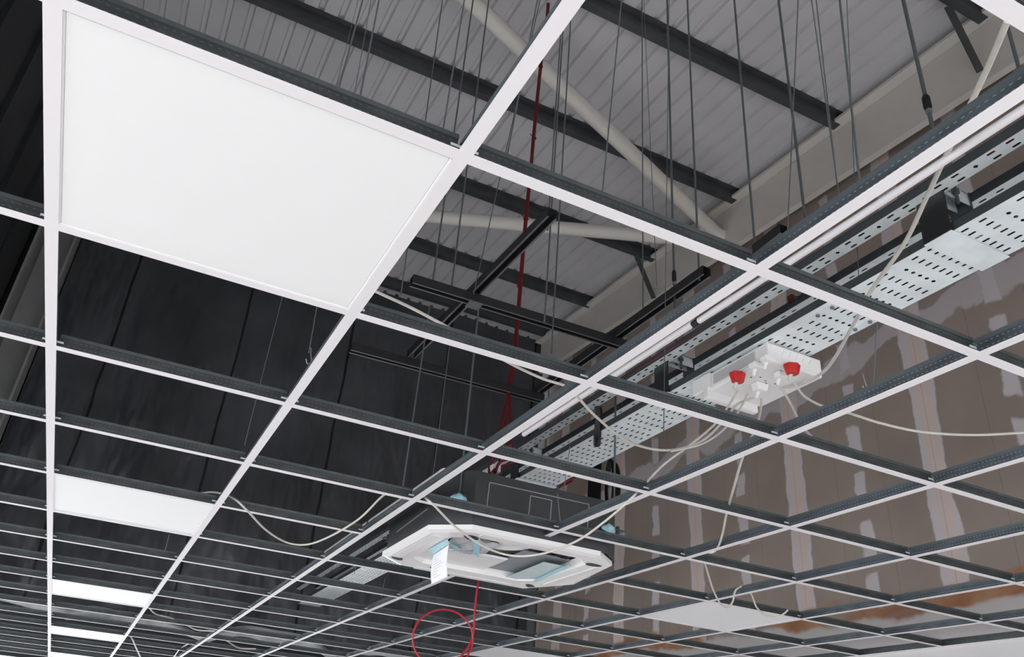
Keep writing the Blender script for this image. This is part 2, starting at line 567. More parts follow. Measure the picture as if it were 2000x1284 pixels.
# main runners (along Y); built along local X then turned
def place_main(i, y0, y1, label):
    r = make_tee('main_runner', y1 - y0, True)
    r.location = (i * 0.6, y0, G)
    r.rotation_euler = (0, 0, math.pi / 2)
    tag(r, label, 'ceiling runner', 'main runners of the ceiling grid')
MN = {-2: None, -1: 'thin main runner just entering the bottom left corner of the photo',
      0: 'long white main runner standing upright at the left, beside the large light panel',
      1: 'long white main runner on the right side of the large light panel',
      2: 'long white main runner with the white pipe lying right behind it',
      4: 'long white main runner passing just right of the air conditioning unit',
      5: 'white main runner, sixth of the grid counted from the left',
      6: 'white main runner, seventh of the grid counted from the left',
      7: 'white main runner nearest the brown plasterboard wall'}
for i, lab in MN.items():
    if lab:
        place_main(i, -1.3, 10.75, lab)
place_main(3, -1.3, 1.93, 'white main runner that stops at the near edge of the air conditioning unit')
place_main(3, 2.71, 10.75, 'white main runner that starts again behind the air conditioning unit')

# cross tees (along X)
L = 0.6 - 2 * FW
ct = make_tee('cross_tee', L, False)
for s in (0, 1):
    e = MB()
    x = 0.0 if s == 0 else L
    sg = 1 if s == 0 else -1
    e.box((min(x - sg * 0.009, x + sg * 0.012), -0.0020, 0.014), (max(x - sg * 0.009, x + sg * 0.012), -0.0012, 0.019))
    e.build('end_clip', 'galv', ct)
first = True
def ctlabel(i, j):
    a = 'left of the leftmost runner' if i < 0 else 'between %s and %s runners from left' % (ORD[i + 1], ORD[i + 2])
    return 'white cross tee, %s row back, %s' % (ORD[j + 2], a)
for j in range(-1, 18):
    for i in range(-2, 7):
        if (i, j) in ((2, 4), (3, 4)): continue
        a = (i * 0.6 + FW, j * 0.6, G + 0.01)
        if not seg_visible(a, (a[0] + L, a[1], a[2])): continue
        if i == -2: continue
        if first:
            o = ct; first = False
        else:
            o = ct.copy(); COL.objects.link(o)
            for ch in ct.children:
                c2 = ch.copy(); COL.objects.link(c2); c2.parent = o
        o.location = (a[0], a[1], G)
        tag(o, ctlabel(i, j), 'ceiling tee', 'cross tees of the ceiling grid')
# short ones that die into the wall trim
sh = None
for j in range(0, 10):
    a = (4.2 + FW, j * 0.6, G)
    LL = 4.662 - a[0]
    if not seg_visible(a, (a[0] + LL, a[1], a[2])): continue
    if sh is None:
        sh = make_tee('cross_tee', LL, False); o = sh
    else:
        o = sh.copy(); COL.objects.link(o)
        for ch in sh.children:
            c2 = ch.copy(); COL.objects.link(c2); c2.parent = o
    o.location = (a[0], a[1], G)
    tag(o, 'short cut cross tee reaching the wall trim, %s row away from the camera' % ORD[j + 2], 'ceiling tee', 'cut cross tees at the wall')

# ------------------------------------------------------------------ light panels
def make_panel():
    r = bpy.data.objects.new('light_panel', None); COL.objects.link(r); r.empty_display_size = 0.1
    S = 0.2965
    w = 0.0125
    b = MB()
    b.box((-S, -S, 0), (S, -S + w, 0.011)); b.box((-S, S - w, 0), (S, S, 0.011))
    b.box((-S, -S + w, 0), (-S + w, S - w, 0.011)); b.box((S - w, -S + w, 0), (S, S - w, 0.011))
    o = b.build('frame', 'panel_frame', r); bevel(o, 0.0015, 1)
    b = MB(); b.box((-S + w + 0.0006, -S + w + 0.0006, 0.0012), (S - w - 0.0006, S - w - 0.0006, 0.006)); b.build('diffuser', 'panel_white', r)
    b = MB(); b.box((-S + 0.004, -S + 0.004, 0.0112), (S - 0.004, S - 0.004, 0.016)); b.build('back_plate', 'galv_shaded', r)
    return r
P0 = make_panel()
plist = [(0, 0, 'very large white square light panel at upper left, the nearest one'),
         (0, 4, 'second white light panel down the left bay'),
         (0, 8, 'third white light panel down the left bay'),
         (0, 12, 'fourth white light panel down the left bay, near the bottom edge'),
         (0, 16, 'farthest white light panel in the left bay, at the bottom edge'),
         (5, 4, 'white light panel at lower right under two curled cables'),
         (5, 8, 'white light panel cut by the bottom edge below the red cable loop')]
for k, (i, j, lab) in enumerate(plist):
    if k == 0: o = P0
    else:
        o = P0.copy(); COL.objects.link(o)
        for ch in P0.children:
            c2 = ch.copy(); COL.objects.link(c2); c2.parent = o
    o.location = (i * 0.6 + 0.3, j * 0.6 + 0.3, G + 0.0014)
    tag(o, lab, 'light panel', 'square light panels laid in the grid')

# ------------------------------------------------------------------ perforated trays
def perf_plate(bm, x0, x1, y0, y1, z, holes):
    """horizontal sheet with rectangular holes; holes = list of rows: (yc, half_len, [xc...], half_w)"""
    y = y0
    for (yc, hl, xs, hw) in holes:
        ya, yb = yc - hl, yc + hl
        if ya <= y or yb >= y1: continue
        bm.add([(x0, y, z), (x1, y, z), (x1, ya, z), (x0, ya, z)], [(0, 1, 2, 3)])
        x = x0
        for xc in xs:
            bm.add([(x, ya, z), (xc - hw, ya, z), (xc - hw, yb, z), (x, yb, z)], [(0, 1, 2, 3)])
            # round the slot ends with small corner triangles
            c = min(hw, hl) * 0.75
            for sx in (-1, 1):
                for (yy, sy) in ((ya, 1), (yb, -1)):
                    bm.add([(xc + sx * hw, yy, z), (xc + sx * (hw - c), yy, z), (xc + sx * hw, yy + sy * c, z)], [(0, 1, 2)])
            x = xc + hw
        bm.add([(x, ya, z), (x1, ya, z), (x1, yb, z), (x, yb, z)], [(0, 1, 2, 3)])
        y = yb
    bm.add([(x0, y, z), (x1, y, z), (x1, y1, z), (x0, y1, z)], [(0, 1, 2, 3)])

def tray(name, x0, x1, z, h, y0, y1, cols, label, off, per=0.0525, cable='black', bw=0.0036):
    t = thing(name, ((x0 + x1) / 2, 1.5, z), label, 'cable tray', 'galvanised cable trays')
    rows = []
    k = 0
    y = y0 + 0.02 + off
    while y < y1 - 0.03:
        if k % 3 == 2:
            cc = cols[1:-1] if len(cols) > 2 else [(x0 + x1) / 2]
            rows.append((y, 0.0058, cc, 0.0062))
        else:
            rows.append((y, 0.0115, cols, bw))
        y += per; k += 1
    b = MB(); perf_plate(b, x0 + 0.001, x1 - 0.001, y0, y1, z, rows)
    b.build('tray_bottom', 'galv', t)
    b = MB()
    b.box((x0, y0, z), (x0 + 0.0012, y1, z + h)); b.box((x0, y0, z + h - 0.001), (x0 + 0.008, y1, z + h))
    b.build('side_wall', 'galv_shaded', t)
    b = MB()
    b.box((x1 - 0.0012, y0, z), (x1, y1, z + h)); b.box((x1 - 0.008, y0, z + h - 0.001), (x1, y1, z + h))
    b.build('side_wall', 'galv_shaded', t)
    return t
TY0, TY1 = -0.9, 7.35
T3X0, T3X1, T3Z = 2.03, 2.245, 2.97
tray('cable_tray', T3X0, T3X1, T3Z, 0.028, TY0, TY1, [2.054 + 0.0275 * k for k in range(7)], 'widest perforated zinc cable tray, carrying the socket box', 0.004)
tray('cable_tray', 1.985, 2.036, 3.10, 0.030, TY0, TY1, [1.998, 2.023], 'narrow perforated zinc cable tray with red cables, beside the white pipe', 0.015)
T2Z = 3.13
tray('cable_tray', 2.165, 2.305, T2Z, 0.030, TY0, TY1, [2.185, 2.210, 2.235, 2.26, 2.285], 'middle perforated cable tray half hidden above the widest tray', 0.015, bw=0.003)

def bundle(x0, x1, z, y0, y1, n, r, mt, name, label, cat, group=None):
    root = thing(name, ((x0 + x1) / 2, 1.5, z), label, cat, group)
    for k in range(n):
        xs = x0 + (x1 - x0) * (k + 0.5) / n
        b = MB()
        ph = random.random() * 6
        pts = [(xs + 0.006 * math.sin(y * 3 + ph), y, z + r + 0.003 * math.sin(y * 4.2 + ph * 2)) for y in [y0 + (y1 - y0) * q / 40 for q in range(41)]]
        b.tube(pts, r, 6)
        b.build('cable', mt, root)
bundle(2.045, 2.225, T3Z + 0.005, TY0, TY1, 6, 0.010, 'black', 'cable_bundle', 'black cables added in the widest tray to darken its slots', 'cables')  # put in so the slots look dark from below
bundle(2.175, 2.295, T2Z + 0.003, TY0, TY1, 5, 0.009, 'black', 'cable_bundle', 'black cables added in the middle tray to darken its slots', 'cables')  # added to back the middle tray slots with black
bundle(1.988, 2.013, 3.107, -0.9, 2.5, 2, 0.0055, 'red_cable', 'cable_bundle', 'red cables lying in the narrow tray beside the pipe', 'cables')
b = MB(); b.tube([(2.025, -0.9, 3.107), (2.025, 6.5, 3.107)], 0.005, 6); tag(b.build('slot_darkener_cable', 'black'), 'thin black cable added beside the red ones to darken the narrow tray slots', 'cable')  # added to darken the right-hand slots of the narrow tray
# splice plates on the wide tray
for x, lab in ((2.045, 'bright splice plate bolted under the left edge of the widest tray'), (2.205, 'bright splice plate bolted under the right edge of the widest tray')):
    b = MB(); b.box((x, 0.50, T3Z - 0.003), (x + 0.028, 0.70, T3Z - 0.0005))
    cpl = tag(b.build('splice_plate', 'galv'), lab, 'splice plate', 'splice plates under the widest tray')
    for y in (0.53, 0.59, 0.65):
        b = MB(); b.tube([(x + 0.014, y, T3Z - 0.009), (x + 0.014, y, T3Z - 0.003)], 0.007, 6); b.build('bolt', 'strut_lip', cpl)

# brackets carrying the trays
def bracket(y, label):
    t = thing('tray_bracket', (2.05, y, 3.0), label, 'tray bracket', 'tray brackets')
    b = MB()
    b.box((2.018, y, T3Z - 0.004), (2.024, y + 0.085, 3.16)); b.build('leg', 'strut', t)
    b = MB(); b.box((2.018, y, T3Z - 0.0055), (T3X1 + 0.004, y + 0.085, T3Z - 0.0035)); b.build('under_strap', 'galv', t)
    b = MB()
    b.box((2.024, y + 0.02, 3.118), (2.160, y + 0.0225, 3.160)); b.box((2.024, y + 0.06, 3.118), (2.160, y + 0.0625, 3.160)); b.box((2.024, y + 0.02, 3.1575), (2.160, y + 0.0625, 3.160))
    b.build('channel', 'galv', t)
    b = MB(); b.tube([(2.095, y + 0.012, 3.092), (2.095, y + 0.012, 3.16)], 0.005, 8); b.tube([(2.095, y + 0.012, 3.128), (2.095, y + 0.012, 3.140)], 0.011, 6)
    b.build('nut', 'rod', t)
    b = MB(); b.box((2.160, y + 0.015, 3.10), (2.163, y + 0.085, 3.160)); b.build('end_plate', 'galv_shaded', t)
    return t
bracket(0.135, 'tray bracket hanging at the right edge of the photo, with a nut on a rod')
bracket(1.385, 'tray bracket hanging in the middle of the photo left of the socket box')
bracket(2.66, 'farthest tray bracket near the back of the air conditioning unit')

# ------------------------------------------------------------------ white pipe
pz = 2.72
pl_, pr2_ = onz(1755, 360, pz).x, onz(1786, 360, pz).x
px, pr0 = (pl_ + pr2_) / 2 + 0.003, (pr2_ - pl_) / 2 * 0.66
pr_ = thing('white_pipe', (px, 1, pz), 'white plastic pipe running along behind the main runner in the middle', 'pipe')
b = MB(); b.tube([(px, 0.55, pz), (px, -1.2, pz)], pr0, 16); b.build('pipe_length', 'pipe', pr_)
b = MB(); b.tube([(px - 0.004, 1.56, pz), (px - 0.004, 0.575, pz)], pr0 * 1.12, 16); b.build('pipe_length', 'pipe', pr_)
b = MB(); b.tube([(px, 0.55, pz), (px, 0.58, pz)], pr0 * 1.08, 16); b.build('coupling', 'black', pr_)
b = MB(); b.tube([(px, 0.39, pz), (px, 0.50, pz)], pr0 * 1.06, 16); b.build('sleeve', 'pipe', pr_)
b = MB(); b.tube([(px - 0.004, 1.56, pz), (px - 0.004, 1.58, pz)], pr0 * 1.2, 16); b.build('end_cap', 'black', pr_)
pz2 = 2.62
t2 = thing('white_pipe', (1.31, 3, 2.6), 'shorter white pipe beyond the unit, beside the same main runner', 'pipe')
b = MB(); b.tube([(1.275, 1.72, 2.56), (1.275, 3.35, 2.56)], 0.024, 16); b.build('pipe_length', 'pipe', t2)
b = MB(); b.tube([(1.275, 2.55, 2.56), (1.275, 2.565, 2.56)], 0.0255, 16); b.build('coupling', 'black', t2)

# ------------------------------------------------------------------ black channel frame
def channel_bar(a, c, label):
    """open channel, mouth down; a,c = centre of mouth plane"""
    a, c = Vector(a), Vector(c)
    L = (c - a).length
    r = thing('black_channel', tuple(a), label, 'channel bar', 'bars of the black channel frame')
    ang = math.atan2(c.y - a.y, c.x - a.x)
    r.rotation_euler = (0, 0, ang)
    w, h, t = 0.0205, 0.041, 0.0025
    def sub(name, mt, boxes):
        b = MB()
        for q in boxes: b.box(*q)
        me = b.build(name, mt)
        me.parent = r
    sub('shell', 'strut', [((0, -w, 0.0), (L, -w + t, h)), ((0, w - t, 0.0), (L, w, h)), ((0, -w, h - t), (L, w, h))])
    sub('lip', 'strut_lip', [((0, -w, -0.0008), (L, -w + 0.0075, 0.0012))])
    sub('lip', 'strut_lip', [((0, w - 0.0075, -0.0008), (L, w, 0.0012))])
    return r
ZS = 3.39
channel_bar((1.385, 1.215, ZS + 0.045), (1.355, 2.63, ZS + 0.045), 'black slotted channel sloping down from a hanging rod, crossing under the red cables')
channel_bar((2.095, 1.215, ZS + 0.045), (2.085, 2.63, ZS + 0.045), 'black slotted channel running close beside the white main runner')
channel_bar((1.085, 1.88, ZS), (2.13, 1.86, ZS), 'nearer black cross channel with a rod dropping from its joint')
channel_bar((1.05, 2.635, ZS), (2.11, 2.61, ZS), 'farther black cross channel low in front of the dark lining')
b = MB(); b.box((1.345, 1.85, ZS - 0.006), (1.405, 1.91, ZS - 0.001)); tag(b.build('square_washer', 'strut_lip'), 'small grey square washer under the channel joint', 'washer')
# short black channel piece near the crossing
channel_bar((2.12, 0.955, ZS), (2.11, 0.80, ZS), 'stub of black channel hanging above the grid crossing at right of centre')

# ------------------------------------------------------------------ rods and wires
def rod(p, q, r, name, mt, label, cat, group, extra=None):
    b = MB(); p, q = Vector(p), Vector(q)
    b.tube([p, q], r, 8)
    if extra is None:
        return tag(b.build(name, mt), label, cat, group)
    root = thing(name, tuple(p), label, cat, group)
    b.build('rod_length', mt, root)
    c = Vector((p.x, p.y, extra))
    b = MB(); b.tube([c - Vector((0, 0, 0.03)), c - Vector((0, 0, 0.02)), c + Vector((0, 0, 0.02)), c + Vector((0, 0, 0.03))], [r * 1.2, r * 1.9, r * 1.9, r * 1.2], 10)
    b.build('coupling_nut', 'black', root)
    b = MB(); b.tube([c - Vector((0, 0, 0.042)), c - Vector((0, 0, 0.030))], r * 1.6, 8); b.build('clip', 'wire', root)
    return root
def top(p):
    return roofz(p[1]) - DK - 0.002
RG = 'threaded hanging rods'
def vrod(u, v, z, label, r=0.0045, coup=None, zb=None):
    p = onz(u, v, z)
    ex = None
    if coup:
        # height of the coupler: where the rod passes that pixel
        k = onz(coup[0], coup[1], z)
        rr = ray(*coup); t = ((p.x - CAM.x) * rr.x + (p.y - CAM.y) * rr.y) / (rr.x ** 2 + rr.y ** 2)
        ex = CAM.z + rr.z * t
    rod((p.x, p.y, zb if zb else z), (p.x, p.y, top(p)), r, 'hanging_rod', 'rod', label, 'hanging rod', RG, ex)
vrod(1321, 714, 3.13, 'threaded rod with coupler holding the middle tray bracket', 0.0052, (1318, 540))
vrod(1851, 378, 3.13, 'threaded rod with coupler holding the right hand tray bracket', 0.0062, (1813, 200))
vrod(1366, 548, ZS + 0.04, 'threaded rod at the near end of the black channel by the main runner')
vrod(1475, 487, ZS + 0.04, 'threaded rod ending on the short black channel stub', 0.0045)
vrod(1573, 430, ZS, 'long dark rod crossing the rafter right of the grid crossing', 0.005)
vrod(1070, 450, ZS + 0.085, 'left one of the close rods on the tip of the sloping black channel', 0.003)
vrod(1063, 632, ZS - 0.25, 'right one of the close rods, passing the tip of the sloping black channel', 0.0035)
vrod(1077, 690, ZS - 0.2, 'thin rod passing behind the nearer black cross channel', 0.0035)
vrod(845, 552, ZS + 0.04, 'bright rod at the left end of the nearer black cross channel', 0.004)
vrod(882, 560, ZS + 0.04, 'second rod from the left end of the nearer black cross channel', 0.004)
vrod(1256, 612, ZS + 0.1, 'thin rod in front of the grey brace on the rafter', 0.003)
p = onz(897, 972, 2.56)
q = onz(935, 603, ZS)
rod(tuple(p), tuple(q), 0.0045, 'hanging_rod', 'rod', 'rod dropping from the channel joint to the near left lug of the unit', 'hanging rod', RG)
p = onz(787, 950, 2.60); q = onz(820, 735, 3.05)
rod(tuple(p), (q.x, q.y, ZS), 0.0035, 'hanging_rod', 'rod', 'rod dropping from the farther cross channel behind the main runner', 'hanging rod', RG)
_f = onz(846, 930, 2.70)
rod(tuple(_f), (_f.x, _f.y, ZS), 0.003, 'hanging_rod', 'rod', 'faint rod just left of the one with the blue tape', 'hanging rod', RG)
rod((2.10, 1.88, 2.6), (2.10, 1.88, ZS), 0.0045, 'hanging_rod', 'rod', 'rod down to the near right lug of the unit', 'hanging rod', RG)

WG = 'thin hanger wires of the grid'
def wire(u0, v0, u1, v1, label, z1=G + 0.04, r=0.0014, ztop=None, mt='rod'):
    """from the roof at pixel 0 down to the grid at pixel 1"""
    q = onz(u1, v1, z1)
    if abs(z1 - (G + 0.04)) < 1e-6:
        q.z = G + 0.036
        kx = round(q.x / 0.6) * 0.6
        if abs(q.x - kx) < 0.03: q.x = kx
    zt_ = ztop if ztop else 6.4
    p = onz(u0, v0, zt_)
    # keep the wire upright: take the point over the foot that falls on pixel 0
    rr = ray(u0, v0)
    t = ((q.x - CAM.x) * rr.x + (q.y - CAM.y) * rr.y) / (rr.x ** 2 + rr.y ** 2)
    p = CAM + rr * t
    d = (p - q)
    if ztop is None:
        d = d * ((top(q) - q.z) / d.z)
    p = q + d
    rod(tuple(q), tuple(p), r, 'hanger_wire', mt, label, 'hanger wire', WG)
wire(907, 0, 865, 256, 'hanger wire landing on the near cross tee left of the big crossing')
wire(737, 17, 702, 196, 'hanger wire above the middle of the big light panel')
wire(681, 101, 660, 178, 'hanger wire above the big light panel, left of its neighbour')
wire(1214, 0, 1176, 378, 'slanting hanger wire right of the tubes', r=0.0014)
wire(1003, 240, 990, 305, 'short visible hanger wire behind the first purlin left of the red cable', r=0.0014)
wire(1261, 80, 1283, 560, 'fine wire slanting across the dark purlin', z1=3.2, r=0.0013)
wire(1640, 0, 1661, 345, 'fine wire near the purlin end at upper right', r=0.0021)
wire(1585, 0, 1643, 413, 'very fine wire over the ribbed roof at upper right', z1=2.55, r=0.0012)
wire(1558, 20, 1537, 478, 'very fine wire crossing the rafter', z1=2.55, r=0.0013)
wire(1623, 255, 1640, 405, 'very fine wire below the purlin end', z1=2.6, r=0.0013)
wire(1975, 78, 1989, 130, 'dark wire at the right edge under the near tee', z1=3.3, r=0.005)
wire(960, 420, 925, 575, 'slanting wire left of the sloping black channel', z1=3.3, r=0.0022)
wire(795, 490, 783, 575, 'wire close to the right edge of the big panel corner', z1=3.0, r=0.0024)
wire(550, 586, 478, 868, 'faint wire down the second bay in front of the dark lining', r=0.0012, mt='wire')
wire(618, 605, 603, 690, 'short faint wire with a hook beside the second main runner', r=0.0014, z1=2.6, mt='wire')
wire(331, 1045, 320, 1085, 'tiny bright wire below the second light panel', r=0.0024, ztop=2.9, mt='wire')
wire(1713, 633, 1690, 745, 'bright hooked wire over the main runner right of the socket box', ztop=2.66, r=0.0017, mt='wire')
wire(1089, 965, 1093, 1018, 'bright short wire in front of the grey unit', ztop=2.66, r=0.0019, mt='wire')
wire(1113, 872, 1101, 960, 'bright wire crossing the tee above the grey unit', z1=2.6, ztop=3.0, r=0.0016, mt='wire')
wire(1673, 450, 1680, 615, 'fine wire passing the wide tray', z1=2.9, r=0.0014)
wire(1297, 780, 1296, 860, 'fine wire passing in front of the wide tray near the middle', z1=2.55, r=0.0014)
wire(700, 1090, 692, 1120, 'tiny bright wire left of the unit', ztop=2.9, r=0.002, mt='wire')
wire(752, 1130, 745, 1165, 'tiny bright wire below the hanging paper', ztop=2.9, r=0.002, mt='wire')
wire(1118, 1185, 1117, 1215, 'tiny bright wire near the lower wall corner', ztop=2.95, r=0.003, mt='wire')
# hooks at two wire feet
for (u, v, lab) in ((1688, 752, 'wire hook hanging on the main runner right of the socket box'), (603, 700, 'wire hook beside the second main runner')):
    q = onz(u, v, G + 0.05)
    pts = [q + Vector((0, 0, 0.03)), q + Vector((0.004, 0, 0.01)), q + Vector((0.008, 0.0, -0.008)), q + Vector((0, 0, -0.016)), q + Vector((-0.006, 0, -0.004))]
    b = MB(); b.tube(smooth_path(pts, 5), 0.0016, 6); tag(b.build('wire_hook', 'wire'), lab, 'hook', 'wire hooks')

# ------------------------------------------------------------------ air conditioning cassette
ac = thing('air_conditioning_unit', (1.765, 2.29, 2.44), 'dark grey ceiling cassette air conditioner with open white panel frame', 'air conditioner')
X0, X1, Y0, Y1, ZB, ZT = 1.362, 2.185, 1.895, 2.685, 2.448, 2.668
ch = 0.11
octo = [(X0 + ch, Y0), (X1 - ch, Y0), (X1, Y0 + ch), (X1, Y1 - ch), (X1 - ch, Y1), (X0 + ch, Y1), (X0, Y1 - ch), (X0, Y0 + ch)]
b = MB()
n = 8
vs = [(x, y, ZB) for x, y in octo] + [(x, y, ZT) for x, y in octo]
b.add(vs, [(i, (i + 1) % n, n + (i + 1) % n, n + i) for i in range(n)] + [tuple(range(n, 2 * n))])
ins = [(x + (1.7735 - x) * 0.04, y + (2.29 - y) * 0.04) for x, y in octo]
vs = [(x, y, ZB) for x, y in ins] + [(x, y, ZT - 0.005) for x, y in ins]
b.add(vs, [(i, (i + 1) % n, n + (i + 1) % n, n + i) for i in range(n)])
b.build('casing', 'ac_body', ac)
b = MB()
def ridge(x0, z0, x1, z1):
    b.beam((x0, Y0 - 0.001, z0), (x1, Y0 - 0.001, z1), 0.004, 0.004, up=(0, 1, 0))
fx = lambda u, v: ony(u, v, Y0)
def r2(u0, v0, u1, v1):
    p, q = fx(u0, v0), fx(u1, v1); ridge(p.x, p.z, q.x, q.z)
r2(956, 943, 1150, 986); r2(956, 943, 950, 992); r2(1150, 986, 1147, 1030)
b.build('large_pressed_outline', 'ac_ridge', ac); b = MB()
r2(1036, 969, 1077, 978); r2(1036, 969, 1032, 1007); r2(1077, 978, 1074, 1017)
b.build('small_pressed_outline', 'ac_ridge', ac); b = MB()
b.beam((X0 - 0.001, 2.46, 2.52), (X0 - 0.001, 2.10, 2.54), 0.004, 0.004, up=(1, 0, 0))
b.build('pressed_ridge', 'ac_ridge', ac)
# mounting lugs
for (x, y) in ((1.40, 1.90), (2.12, 1.90), (1.40, 2.68), (2.12, 2.68)):
    b = MB(); sy = -0.035 if y < 2.2 else 0.035
    b.box((x - 0.025, min(y, y + sy), 2.545), (x + 0.025, max(y, y + sy), 2.549)); b.tube([(x, y + sy * 0.5, 2.53), (x, y + sy * 0.5, 2.565)], 0.008, 6)
    b.build('mounting_lug', 'galv_shaded', ac)
# white panel frame: octagonal ring built from stepped rings
PX0, PX1, PY0, PY1 = 1.345, 2.195, 1.885, 2.700
def ringpts(x0, x1, y0, y1, c):
    return [(x0 + c, y0), (x1 - c, y0), (x1, y0 + c), (x1, y1 - c), (x1 - c, y1), (x0 + c, y1), (x0, y1 - c), (x0, y0 + c)]
OUT = [(1.476, 1.893), (2.045, 1.893), (2.168, 2.000), (2.238, 2.440), (2.112, 2.690), (1.459, 2.668), (1.344, 2.560), (1.344, 2.014)]
rings = [(OUT, 2.452), (OUT, 2.436), ([(x + (1.77 - x) * 0.05, y + (2.29 - y) * 0.05) for x, y in OUT], 2.431),
         (ringpts(PX0 + 0.115, PX1 - 0.115, PY0 + 0.105, PY1 - 0.135, 0.07), 2.437), (ringpts(PX0 + 0.120, PX1 - 0.120, PY0 + 0.110, PY1 - 0.140, 0.07), 2.448), (ringpts(PX0 + 0.130, PX1 - 0.130, PY0 + 0.120, PY1 - 0.150, 0.06), 2.47)]
b = MB()
vs = []
for pts, z in rings: vs += [(x, y, z) for x, y in pts]
fs = []
for k in range(len(rings) - 1):
    for i in range(8):
        fs.append((k * 8 + i, (k + 1) * 8 + i, (k + 1) * 8 + (i + 1) % 8, k * 8 + (i + 1) % 8))
b.add(vs, fs)
o = b.build('panel_frame', 'plastic', ac)
md = o.modifiers.new('th', 'SOLIDIFY'); md.thickness = 0.003; md.offset = 1
# long air slots: shallow darker recess lips on the frame
for (a, c) in (((1.395, 2.06, 2.430), (1.395, 2.52, 2.430)), ((2.145, 2.06, 2.430), (2.145, 2.52, 2.430)), ((1.53, 1.935, 2.430), (2.01, 1.935, 2.430)), ((1.53, 2.65, 2.430), (2.01, 2.65, 2.430))):
    b = MB(); b.beam(a, c, 0.040, 0.004); o = b.build('louvre', 'panel_frame', ac); bevel(o, 0.0018, 2)
# corner openings
for (x, y, a) in ((1.405, 2.54, 40), (2.10, 2.03, -10), (1.515, 1.99, 20), (2.10, 2.60, 40), (1.62, 2.60, 10)):
    b = MB()
    pts = [(x + 0.036 * math.cos(q) * math.cos(math.radians(a)) - 0.020 * math.sin(q) * math.sin(math.radians(a)),
            y + 0.036 * math.cos(q) * math.sin(math.radians(a)) + 0.020 * math.sin(q) * math.cos(math.radians(a))) for q in [k * math.pi / 8 for k in range(16)]]
    b.prism(pts, 'z', 2.4285, 2.4315); b.build('corner_opening', 'black', ac)
# inside: white foam tray, dark fan mouth, brackets
b = MB(); b.box((PX0 + 0.14, PY0 + 0.14, 2.505), (PX1 - 0.14, PY1 - 0.14, 2.515)); b.build('foam_tray', 'plastic', ac)
b = MB()
cx, cy = 1.73, 2.13
N = 28
R = [(0.125, 2.480), (0.118, 2.474), (0.108, 2.488), (0.100, 2.503)]
vs = [(cx + r * math.cos(2 * math.pi * k / N), cy + r * math.sin(2 * math.pi * k / N), z) for r, z in R for k in range(N)]
fs = [(q * N + k, q * N + (k + 1) % N, (q + 1) * N + (k + 1) % N, (q + 1) * N + k) for q in range(3) for k in range(N)]
b.add(vs, fs, True); b.build('bell_mouth', 'plastic', ac)
b = MB(); b.tube([(cx, cy, 2.496), (cx, cy, 2.5045)], 0.10, 28); b.build('fan_opening', 'black', ac)
b = MB(); b.tube([(cx, cy, 2.468), (cx, cy, 2.497)], [0.03, 0.038], 20); b.build('fan_hub', 'plastic', ac)
for (x, y, w, h) in ((1.72, 2.055, 0.12, 0.09), (1.84, 2.05, 0.10, 0.07), (1.985, 2.12, 0.03, 0.045), (2.025, 2.135, 0.03, 0.045), (1.88, 2.43, 0.035, 0.03)):
    b = MB(); b.box((x - w / 2, y - h / 2, 2.466), (x + w / 2, y + h / 2, 2.474)); b.build('dark_inset_block', 'black', ac)  # black blocks paint the darkness inside the opened unit
b = MB(); b.add([tuple(onz(u, v, 2.44)) for u, v in ((978, 1132), (1055, 1135), (1112, 1108), (1062, 1098))] + [tuple(onz(u, v, 2.446)) for u, v in ((978, 1132), (1055, 1135), (1112, 1108), (1062, 1098))],
                [(0, 1, 2, 3), (7, 6, 5, 4), (0, 4, 5, 1), (1, 5, 6, 2), (2, 6, 7, 3), (3, 7, 4, 0)])
b.build('filter_board', 'ice', ac)
b = MB(); b.box((PX0 + 0.13, 2.30, 2.452), (1.83, PY1 - 0.14, 2.462)); o = b.build('drain_pan', 'plastic', ac); bevel(o, 0.004, 2)
b = MB(); b.box((1.835, 2.16, 2.462), (2.06, 2.54, 2.470)); b.build('inner_plate', 'grey_plate', ac)
# films and tapes
def strip_(pts, z, name, mt, parent=ac):
    b = MB()
    v0 = [tuple(onz(u, v, z)) for u, v in pts]
    v1 = [(x, y, zz + 0.0012) for x, y, zz in v0]
    n = len(v0)
    b.add(v0 + v1, [tuple(range(n)), tuple(range(2 * n - 1, n - 1, -1))] + [(i, n + i, n + (i + 1) % n, (i + 1) % n) for i in range(n)])
    return b.build(name, mt, parent)
strip_([(836, 1076), (846, 1083), (878, 1062), (874, 1054)], 2.427, 'blue_tape', 'blue')
strip_([(877, 1062), (893, 1076), (905, 1077), (892, 1068)], 2.440, 'blue_tape', 'blue')
strip_([(928, 1050), (938, 1053), (936, 1090), (923, 1082)], 2.440, 'blue_tape', 'blue')
strip_([(1040, 1136), (1046, 1138), (1114, 1108), (1110, 1104)], 2.432, 'blue_tape', 'blue')
b = MB()
c0 = onz(915, 1075, 2.445)
b.grid(lambda u, v: (c0.x + (u - 0.5) * 0.20, c0.y + (v - 0.5) * 0.22, 2.462 - 0.022 * math.sin(u * 3.14) * math.sin(v * 3.14) + 0.006 * math.sin(u * 17 + v * 9)), 14, 14)
b.build('plastic_film', 'film', ac)
# blue tape wads on the lugs
for (u, v, z, lab) in ((897, 974, 2.58, 'light blue tape knotted on the near left hanging rod'), (1190, 1033, 2.56, 'blue tape knotted on the near right hanging rod')):
    c = ony(u, v, 1.872)
    b = MB()
    b.grid(lambda s, t: (c.x + 0.030 * math.cos(s * 6.283) * math.sin(0.2 + t * 2.7) * (1 + 0.3 * math.sin(s * 19)), c.y + 0.02 * math.sin(s * 6.283) * math.sin(0.2 + t * 2.7),
                         c.z + 0.017 * math.cos(0.2 + t * 2.7) * (1 + 0.3 * math.sin(s * 12.566))), 18, 8)
    tag(b.build('tape_wad', 'blue'), lab, 'tape', 'blue tape on the lugs')
